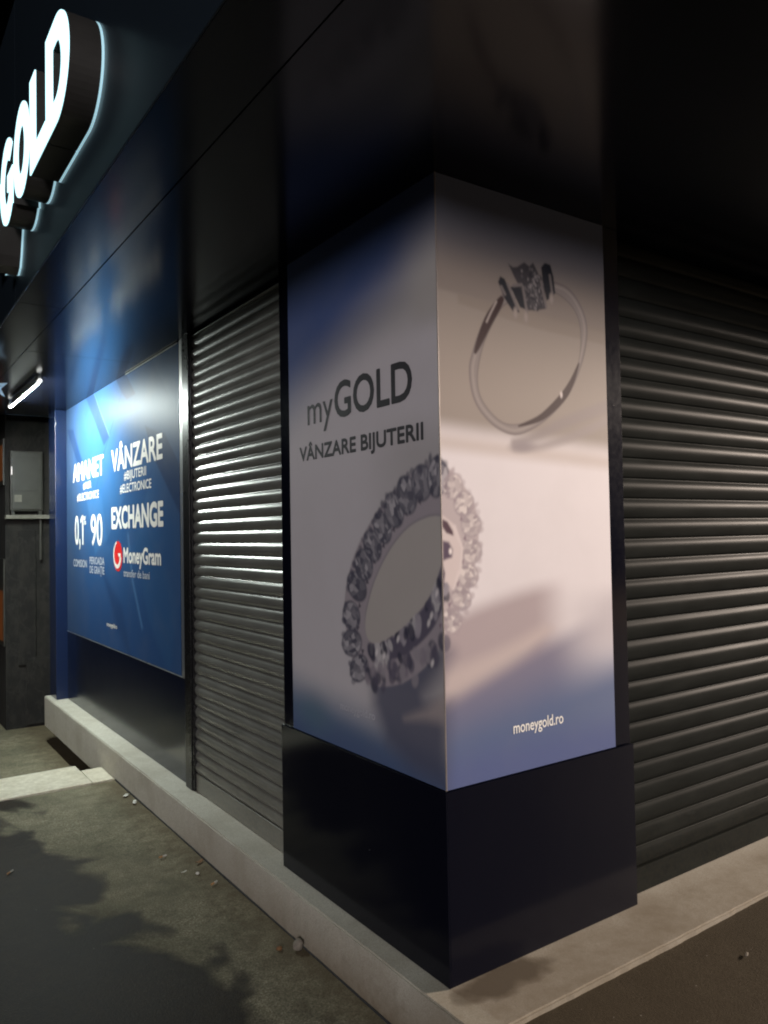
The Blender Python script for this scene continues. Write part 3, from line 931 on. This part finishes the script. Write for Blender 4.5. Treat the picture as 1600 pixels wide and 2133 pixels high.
# --- blue poster on the front wall
def blue_print():
    S = np.linspace(-5.478, -2.547, 330)
    Z = np.linspace(0.776, SOF-0.002, 360)
    I = Ink(S, Z, (0.028, 0.078, 0.195))
    s, z = I.S, I.Z
    d = np.sqrt(((s+4.0)/1.7)**2+((z-2.05)/1.05)**2)
    I.over((0.034, 0.115, 0.28), fade(1.05, 0.0, d))
    I.over((0.024, 0.06, 0.16), 0.85*fade(1.75, 0.80, z))
    I.over((0.03, 0.075, 0.18), 0.6*fade(-3.1, -2.5, s))
    I.over((0.05, 0.075, 0.13), 0.5*fade(-4.6, -5.4, s))
    Y = lambda pts: [(-a, b) for a, b in pts]
    D = (0.013, 0.034, 0.10)
    I.poly(Y([(4.82, 2.83), (4.52, 2.80), (4.07, 2.377), (4.213, 2.325)]), D, 0.012, 0.75)
    I.poly(Y([(3.93, 2.83), (3.66, 2.81), (3.401, 2.60), (3.608, 2.59), (3.73, 2.66)]), D, 0.012, 0.75)
    I.poly(Y([(5.46, 2.60), (5.22, 2.57), (4.86, 2.22), (5.05, 2.24)]), D, 0.012, 0.7)
    I.stroke(Y([(3.731, 2.661), (4.07, 2.377), (4.25, 2.25), (4.7, 1.7)]), 0.004, (0.02, 0.055, 0.14), 0.008, 0.8)
    I.stroke(Y([(4.53, 2.80), (4.06, 2.38)]), 0.004, (0.16, 0.28, 0.45), 0.006, 0.5)
    I.poly(Y([(3.20, 2.35), (3.02, 2.12), (2.50, 1.70), (2.50, 2.0), (2.80, 2.25)]), D, 0.015, 0.7)
    I.poly(Y([(3.07, 2.79), (2.5, 2.30), (2.5, 2.79)]), (0.04, 0.10, 0.22), 0.02, 0.6)
    I.poly(Y([(4.2, 1.55), (3.66, 1.92), (3.3, 1.96), (3.05, 2.05), (3.45, 1.55)]), (0.024, 0.075, 0.20), 0.02, 0.6)
    I.poly(Y([(4.75, 1.92), (4.5, 1.48), (4.15, 1.6), (4.3, 1.95)]), (0.045, 0.14, 0.32), 0.03, 0.6)
    I.poly(Y([(4.3, 1.35), (3.9, 0.95), (3.55, 0.75), (3.75, 1.1)]), (0.02, 0.045, 0.12), 0.05, 0.6)
    I.poly(Y([(3.5, 1.65), (3.15, 1.05), (2.75, 0.75), (2.6, 1.2), (3.0, 1.6)]), (0.03, 0.085, 0.20), 0.04, 0.5)
    I.stroke(Y([(3.6, 1.62), (3.5, 1.3), (3.3, 1.0)]), 0.01, (0.14, 0.3, 0.55), 0.03, 0.4)
    return S, Z, I.c
pb = thing('blue_poster', 'large blue faceted poster with white pawnshop lettering on the front wall', 'poster')
S, Z, col = blue_print()
grid_panel('print', S, Z, col, lambda s, z: np.stack([np.full_like(s, 0.056), -s, z], -1), print_mat('blue_print', 0.45, 0.035), pb)
box('panel', 0.0564, 0.0636, 2.547, 5.478, 0.776, SOF-0.002, M_NAVY_UP, pb)
W = M_WHITE_PRINT
for body, u0, u1, v0, v1, b, mt_, rf in (
        ('AMANET', -5.225, -4.235, 2.103, 2.255, 0.030, W, None),
        ('VÂNZARE', -4.0, -2.855, 2.106, 2.258, 0.045, W, None),
        ('#BIJUTERII', -3.683, -3.184, 2.021, 2.080, 0.025, W, None),
        ('#ELECTRONICE', -3.787, -3.077, 1.930, 1.989, 0.025, W, None),
        ('#AUR', -4.868, -4.610, 2.021, 2.077, 0.025, W, None),
        ('#ELECTRONICE', -5.083, -4.379, 1.929, 1.988, 0.025, W, None),
        ('EXCHANGE', -4.008, -2.852, 1.679, 1.826, 0.06, W, None),
        ('0,1', -5.165, -4.880, 1.554, 1.801, 0.02, W, '0'),
        ('%', -4.862, -4.785, 1.722, 1.792, 0.02, W, None),
        ('90', -4.622, -4.280, 1.548, 1.796, 0.02, W, '0'),
        ('COMISION', -5.230, -4.764, 1.363, 1.424, 0.02, M_GREY_PRINT, None),
        ('de zile', -4.514, -4.403, 1.495, 1.510, 0.03, M_GREY_PRINT, None),
        ('PERIOADA', -4.670, -4.227, 1.396, 1.453, 0.02, M_GREY_PRINT, None),
        ('DE GRAȚIE', -4.671, -4.229, 1.323, 1.379, 0.02, M_GREY_PRINT, None),
        ('MoneyGram', -3.708, -2.900, 1.428, 1.530, 0.05, W, None),
        ('transfer de bani', -3.712, -3.127, 1.328, 1.378, 0.02, M_GREY_PRINT, 'H'),
        ('moneygold.ro', -4.166, -3.893, 0.932, 0.953, 0.05, W, 'o')):
    if body == 'de zile':
        continue
    lettering(body, 'blue', u0, u1, v0, v1, mt_, pb, b, ref=rf, label='white printed words ' + body)
mesh('lettering', [(0.0548, 4.918, 1.801), (0.0548, 4.885, 1.801), (0.0548, 4.918, 1.755), (0.0548, 4.968, 1.735), (0.0548, 4.968, 1.768)], [(0, 1, 2, 3, 4)], W, pb)['label'] = 'flag of the digit one'
# red roundel with a white G-shaped arrow
def roundel():
    n = 48
    cx, cz, rx, rz = -3.853, 1.470, 0.115, 0.112
    vs = [(0.056-0.0012, -cx, cz)]+[(0.056-0.0012, -(cx+rx*math.cos(2*math.pi*k/n)), cz+rz*math.sin(2*math.pi*k/n)) for k in range(n)]
    mesh('roundel', vs, [(0, 1+(k+1) % n, 1+k) for k in range(n)], M_RED_PRINT, pb)['label'] = 'red roundel of the money transfer logo'
    vs, fs = [], []
    m = 30
    for k in range(m+1):
        t = math.radians(100+k*(250/m))
        w = 0.10+0.26*(k/m)
        for r in (1.0-w*0.1, 1.0-w-0.05):
            vs.append((0.056-0.0022, -(cx-0.012+rx*0.92*r*math.cos(t)), cz+0.008+rz*0.92*r*math.sin(t)))
    fs = [(2*k, 2*k+1, 2*k+3, 2*k+2) for k in range(m)]
    b0 = len(vs)
    for (a, b) in ((0.00, 0.20), (0.62, 0.20), (0.62, -0.46), (0.40, -0.28), (0.40, -0.02), (0.16, -0.02)):
        vs.append((0.056-0.0024, -(cx+rx*a), cz+rz*b))
    fs.append(tuple(range(b0, b0+6)))
    mesh('roundel_arrow', vs, fs, W, pb)
roundel()

# ------------------------------------------------------------------ illuminated channel letters on the fascia
def emis(name, col, s):
    m, nt, b = new_mat(name)
    b.inputs['Base Color'].default_value = (*col, 1)
    b.inputs['Roughness'].default_value = 0.4
    b.inputs['Emission Color'].default_value = (*col, 1)
    b.inputs['Emission Strength'].default_value = s
    return m
M_FACE = emis('lit_acrylic_face', (0.55, 0.92, 1.0), SIGN_STRENGTH)
M_HALO = emis('lit_acrylic_edge', (0.42, 0.70, 0.80), 0.75)
M_RETURN = plain('letter_return', (0.05, 0.048, 0.044), 0.45, 0.2, 0.15)

def letter_outline(ch):
    """list of closed loops in a unit-cap-height box (x to the right as read)"""
    arc = lambda cx, cy, rx, ry, a0, a1, n: [(cx+rx*math.cos(math.radians(a0+(a1-a0)*k/n)), cy+ry*math.sin(math.radians(a0+(a1-a0)*k/n))) for k in range(n+1)]
    if ch == 'D':  # D, L, O, G strokes drawn heavier to stand in for bloom
        return [[(0, 0), (0.38, 0)]+arc(0.42, 0.5, 0.52, 0.5, -86, 86, 26)+[(0.38, 1), (0, 1)],
                [(0.28, 0.23), (0.28, 0.77), (0.40, 0.77)]+arc(0.42, 0.5, 0.245, 0.27, 86, -86, 22)+[(0.40, 0.23)]]
    if ch == 'L':
        return [[(0, 0), (0.77, 0), (0.77, 0.23), (0.28, 0.23), (0.28, 1), (0, 1)]]
    if ch == 'O':
        return [arc(0.5, 0.5, 0.52, 0.515, 0, 352, 44), arc(0.5, 0.5, 0.225, 0.27, 0, -352, 44)]
    if ch == 'G':
        return [arc(0.5, 0.5, 0.52, 0.515, 42, 318, 36)+[(0.93, 0.10), (0.93, 0.56), (0.53, 0.56), (0.53, 0.36), (0.67, 0.36), (0.67, 0.29)]+arc(0.5, 0.5, 0.235, 0.275, 306, 50, 30)]
    if ch == 'm':
        return [[(0, 0), (0.13, 0), (0.13, 0.40), (0.20, 0.54), (0.32, 0.56), (0.40, 0.48), (0.40, 0), (0.53, 0), (0.53, 0.40), (0.60, 0.54), (0.72, 0.56), (0.80, 0.48), (0.80, 0), (0.93, 0), (0.93, 0.50), (0.86, 0.65), (0.72, 0.69), (0.58, 0.66), (0.49, 0.58), (0.40, 0.67), (0.26, 0.68), (0.13, 0.59), (0.13, 0.67), (0, 0.67)]]
    if ch == 'y':
        return [[(0.02, 0.67), (0.26, 0.02), (0.18, -0.14), (0.08, -0.17), (0.02, -0.15), (0.0, -0.27), (0.12, -0.30), (0.26, -0.24), (0.33, -0.12), (0.64, 0.67), (0.50, 0.67), (0.33, 0.18), (0.17, 0.67)]]

def extruded(name, loops, y_left, z0, sc_w, sc_h, x0, x1, mat, parent, caps=True):
    cu = bpy.data.curves.new('tmp', 'CURVE')
    cu.dimensions = '2D'
    cu.fill_mode = 'BOTH' if caps else 'NONE'
    cu.extrude = 0.5
    for lp in loops:
        sp = cu.splines.new('POLY')
        sp.points.add(len(lp)-1)
        for p, (a, b) in zip(sp.points, lp):
            p.co = (a, b, 0, 1)
        sp.use_cyclic_u = True
    o = bpy.data.objects.new('tmp', cu)
    C.objects.link(o)
    dg = bpy.context.evaluated_depsgraph_get()
    dg.update()
    me = bpy.data.meshes.new_from_object(o.evaluated_get(dg))
    vs = [(x0+(v.co.z+0.5)*(x1-x0), y_left-v.co.x*sc_w, z0+v.co.y*sc_h) for v in me.vertices]
    fs = [tuple(p.vertices) for p in me.polygons]
    bpy.data.objects.remove(o)
    bpy.data.curves.remove(cu)
    bpy.data.meshes.remove(me)
    return mesh(name, vs, fs, mat, parent)

sign = thing('illuminated_sign', 'white lit channel letters reading myGOLD on the fascia', 'sign')
for ch, yl, w in (('D', 0.905, 0.362), ('L', 1.195, 0.365), ('O', 1.545, 0.325), ('G', 1.885, 0.330), ('y', 2.13, 0.36), ('m', 2.46, 0.30)):
    lp = letter_outline(ch)
    e = extruded('letter_return', lp, yl, 2.985, w, 0.357, -1.001, -0.903, M_RETURN, sign, True)
    extruded('letter_face', lp, yl, 2.985, w, 0.357, -1.006, -1.0015, M_FACE, e)
    extruded('letter_back', lp, yl, 2.985, w, 0.357, -0.9025, -0.8945, M_HALO, e)

# ------------------------------------------------------------------ LED tube lamp under the canopy
def tube_lamp():
    t = thing('led_tube_lamp', 'lit white LED tube lamp hanging under the canopy before the blue poster', 'lamp')
    X, Zt, r = -0.45, 2.739, 0.012
    y0, y1 = 3.97, 5.24
    em, nt, b = new_mat('led_diffuser')
    b.inputs['Base Color'].default_value = (0.9, 0.9, 0.88, 1)
    b.inputs['Emission Color'].default_value = (0.90, 1.0, 0.93, 1)
    b.inputs['Emission Strength'].default_value = TUBE_STRENGTH
    cap = plain('white_plastic_cap', (0.85, 0.85, 0.82), 0.4, 0, 0.05, 9, (1, 1, 0.95), 1.6)
    back = plain('tube_back', (0.75, 0.75, 0.74), 0.35, 0.3, 0.08)
    def half(name, a0, a1, mat, rr):
        n = 12
        vs, fs = [], []
        for y in (y0+0.05, y1-0.05):
            for k in range(n+1):
                a = math.radians(a0+(a1-a0)*k/n)
                vs.append((X+rr*math.cos(a), y, Zt+rr*math.sin(a)))
        for k in range(n):
            fs.append((k, n+1+k, n+2+k, k+1))
        return mesh(name, vs, fs, mat, t, True)
    half('diffuser', -128, -12, em, r)
    half('tube_back', -12, 232, back, r)
    for a, b_ in ((y0, y0+0.05), (y1-0.05, y1)):
        cyl('end_cap', (X, a, Zt), (X, b_, Zt), r*1.25, cap, t, 14)
    for y in (y0+0.022, y1-0.022):
        box('lamp_holder', X-0.010, X+0.010, y-0.008, y+0.008, Zt+0.016, SOF-0.001, back, t, 0.002)
tube_lamp()

# star ornament hanging beyond the fascia
def star():
    t = thing('star_ornament', 'pale blue star ornament hanging at the left edge of the picture', 'ornament')
    cx, cy, cz, R_ = -0.745, 3.92, 2.655, 0.085
    vs = [(cx, cy-0.02, cz), (cx, cy+0.02, cz)]
    for k in range(10):
        a = math.radians(90+36*k+8)
        rr = R_ if k % 2 == 0 else R_*0.42
        vs.append((cx+rr*math.cos(a), cy, cz+rr*math.sin(a)))
    fs = []
    for k in range(10):
        a, b = 2+k, 2+(k+1) % 10
        fs += [(0, b, a), (1, a, b)]
    mesh('star_body', vs, fs, plain('star_plastic', (0.45, 0.62, 0.75), 0.4, 0, 0.1, 9, (0.35, 0.55, 0.7), 0.25), t)
    cyl('hanging_wire', (cx, cy, cz+R_*0.9), (cx, cy, SOF-0.001), 0.0015, M_BLACK, t, 6)
star()

# ------------------------------------------------------------------ neighbouring house, meter cabinet
nb = thing('neighbouring_house', 'old house with dark peeling plaster beyond the far end of the shop', 'building')
box('wall', -0.30, 7.0, 6.5, 30.0, -0.29, 6.0, M_PLASTER, nb)
box('ledge', -0.31, 0.30, 6.40, 6.4995, 1.812, 1.852, plain('ledge_stone', (0.15, 0.145, 0.12), 0.7), nb, 0.004)
box('plaster_patch', -0.19, -0.02, 6.475, 6.4995, 0.35, 1.70, M_PLASTER, nb, 0.012)
box('plaster_patch', -0.12, 0.25, 6.468, 6.4995, -0.25, 0.42, M_PLASTER, nb, 0.014)
cyl('drain_pipe', (0.02, 6.46, 1.40), (0.02, 6.46, 1.81), 0.012, M_BOX, nb, 10)
M_GLOW = plain('warm_lit_glass', (0.05, 0.02, 0.008), 0.3, 0, 0.9, 6, (1.0, 0.30, 0.06), 0.05)
w1 = box('shop_window', -0.316, -0.3005, 6.52, 8.6, 0.55, 1.42, M_BOX_DK, nb, 0.003)
box('pane', -0.3185, -0.3162, 6.54, 8.54, 0.60, 1.10, M_GLOW, w1)
w2 = box('shop_window', -0.316, -0.3005, 6.52, 8.6, 2.15, 2.62, M_BOX_DK, nb, 0.003)
box('pane', -0.3185, -0.3162, 6.54, 8.54, 2.20, 2.56, M_GLOW, w2)

mb = thing('meter_cabinet', 'grey metal meter cabinet standing on the ledge of the old house', 'cabinet')
box('cabinet_body', -0.265, 0.035, 6.42, 6.4985, 1.89, 2.49, M_BOX, mb, 0.006)
d_ = box('door', -0.250, 0.020, 6.410, 6.4195, 1.905, 2.475, M_BOX, mb, 0.004)
box('door_panel', -0.225, -0.005, 6.4065, 6.4098, 2.09, 2.44, M_BOX_DK, d_, 0.002)
box('label_plate', -0.232, -0.165, 6.4065, 6.4098, 1.98, 2.05, plain('label_plate', (0.15, 0.145, 0.115), 0.5), d_, 0.001)
cyl('handle', (-0.255, 6.405, 2.25), (-0.255, 6.405, 2.33), 0.006, M_ALU, d_, 8)
for x_ in (-0.24, 0.01):
    box('foot', x_-0.015, x_+0.015, 6.43, 6.49, 1.8525, 1.8895, M_BOX_DK, mb)

# ------------------------------------------------------------------ litter on the pavement
M_BUTT = plain('cigarette_paper', (0.62, 0.60, 0.54), 0.8)
M_FILTER = plain('cigarette_filter', (0.45, 0.24, 0.10), 0.8)
M_LEAF = plain('dry_leaf', (0.20, 0.10, 0.04), 0.8, 0, 0.4, 40)
M_PAPER = plain('scrap_paper', (0.65, 0.63, 0.58), 0.8)
M_PEBBLE = plain('pebble', (0.20, 0.175, 0.14), 0.8, 0, 0.3, 40, bmp=0.3)
def gz(x, y):
    return float(height(np.array(x), np.array(y)))+0.004

def butt(x, y, ang, label):
    t = thing('cigarette_butt', label, 'cigarette butt', group='litter on the pavement')
    z = gz(x, y)+0.005
    d = Vector((math.cos(ang), math.sin(ang), 0))
    p = Vector((x, y, z))
    cyl('paper', p, p+d*0.022, 0.0042, M_BUTT, t, 10)
    cyl('filter', p-d*0.018, p-d*0.0002, 0.0044, M_FILTER, t, 10)

def scrap(name, x, y, sx, sy, ang, mat, label, cat, curl=0.008):
    n = 5
    vs, fs = [], []
    z = gz(x, y)
    for j in range(n):
        for i in range(n):
            a, b = (i/(n-1)-0.5)*sx, (j/(n-1)-0.5)*sy*(1-0.35*abs(i/(n-1)-0.5)*2)
            h = curl*((i/(n-1)-0.5)**2*4)+random.uniform(0, 0.0025)
            vs.append((x+a*math.cos(ang)-b*math.sin(ang), y+a*math.sin(ang)+b*math.cos(ang), z+h))
    for j in range(n-1):
        for i in range(n-1):
            fs.append((j*n+i, j*n+i+1, (j+1)*n+i+1, (j+1)*n+i))
    o = mesh(name, vs, fs, mat, smooth=True)
    m = o.modifiers.new('thickness', 'SOLIDIFY')
    m.thickness = 0.0012
    return tag(o, label, cat, 'litter on the pavement')

def pebble(x, y, r, label, mat=None, tall=0.7):
    bm = bmesh.new()
    bmesh.ops.create_icosphere(bm, subdivisions=2, radius=r)
    for v in bm.verts:
        k = 1+random.uniform(-0.16, 0.16)
        v.co = Vector((v.co.x*k*1.2+x, v.co.y*k+y, v.co.z*k*tall+gz(x, y)+r*tall*0.8))
    return tag(bmobj('pebble', bm, mat or M_PEBBLE, None, True), label, 'pebble', 'litter on the pavement')

butt(-0.16, 1.545, 0.5, 'cigarette butt lying near the plinth below the narrow shutter')
butt(-0.255, 1.99, 0.2, 'cigarette butt in the middle of the dry patch of pavement')
butt(-0.92, 2.26, 0.75, 'cigarette butt on the wet pavement at the left edge')
scrap('dry_leaf', -0.125, 1.82, 0.045, 0.022, 0.4, M_LEAF, 'small curled brown leaf against the foot of the plinth', 'leaf')
scrap('paper_scrap', -0.228, 1.757, 0.030, 0.010, 0.3, M_PAPER, 'pale paper scrap beside the brown leaf', 'paper scrap', 0.003)
scrap('paper_scrap', -0.13, 3.06, 0.05, 0.03, 0.9, M_PAPER, 'pale paper scrap at the plinth nearest the stone step', 'paper scrap', 0.004)
scrap('paper_scrap', -0.122, 2.90, 0.06, 0.025, 1.2, M_PAPER, 'second pale paper scrap from the stone step', 'paper scrap', 0.004)
pebble(-0.115, 0.80, 0.019, 'upright stone chip against the plinth near the pillar', None, 1.25)
pebble(-0.175, 0.845, 0.011, 'small dark stone beside the upright chip', M_LEAF)
pebble(-0.182, 1.695, 0.008, 'bright white pebble below the narrow shutter', M_PAPER)
scrap('paper_scrap', 0.95, -0.43, 0.030, 0.010, 0.4, M_PEBBLE, 'thin dull scrap lying on the side street by the right shutter', 'paper scrap', 0.001)
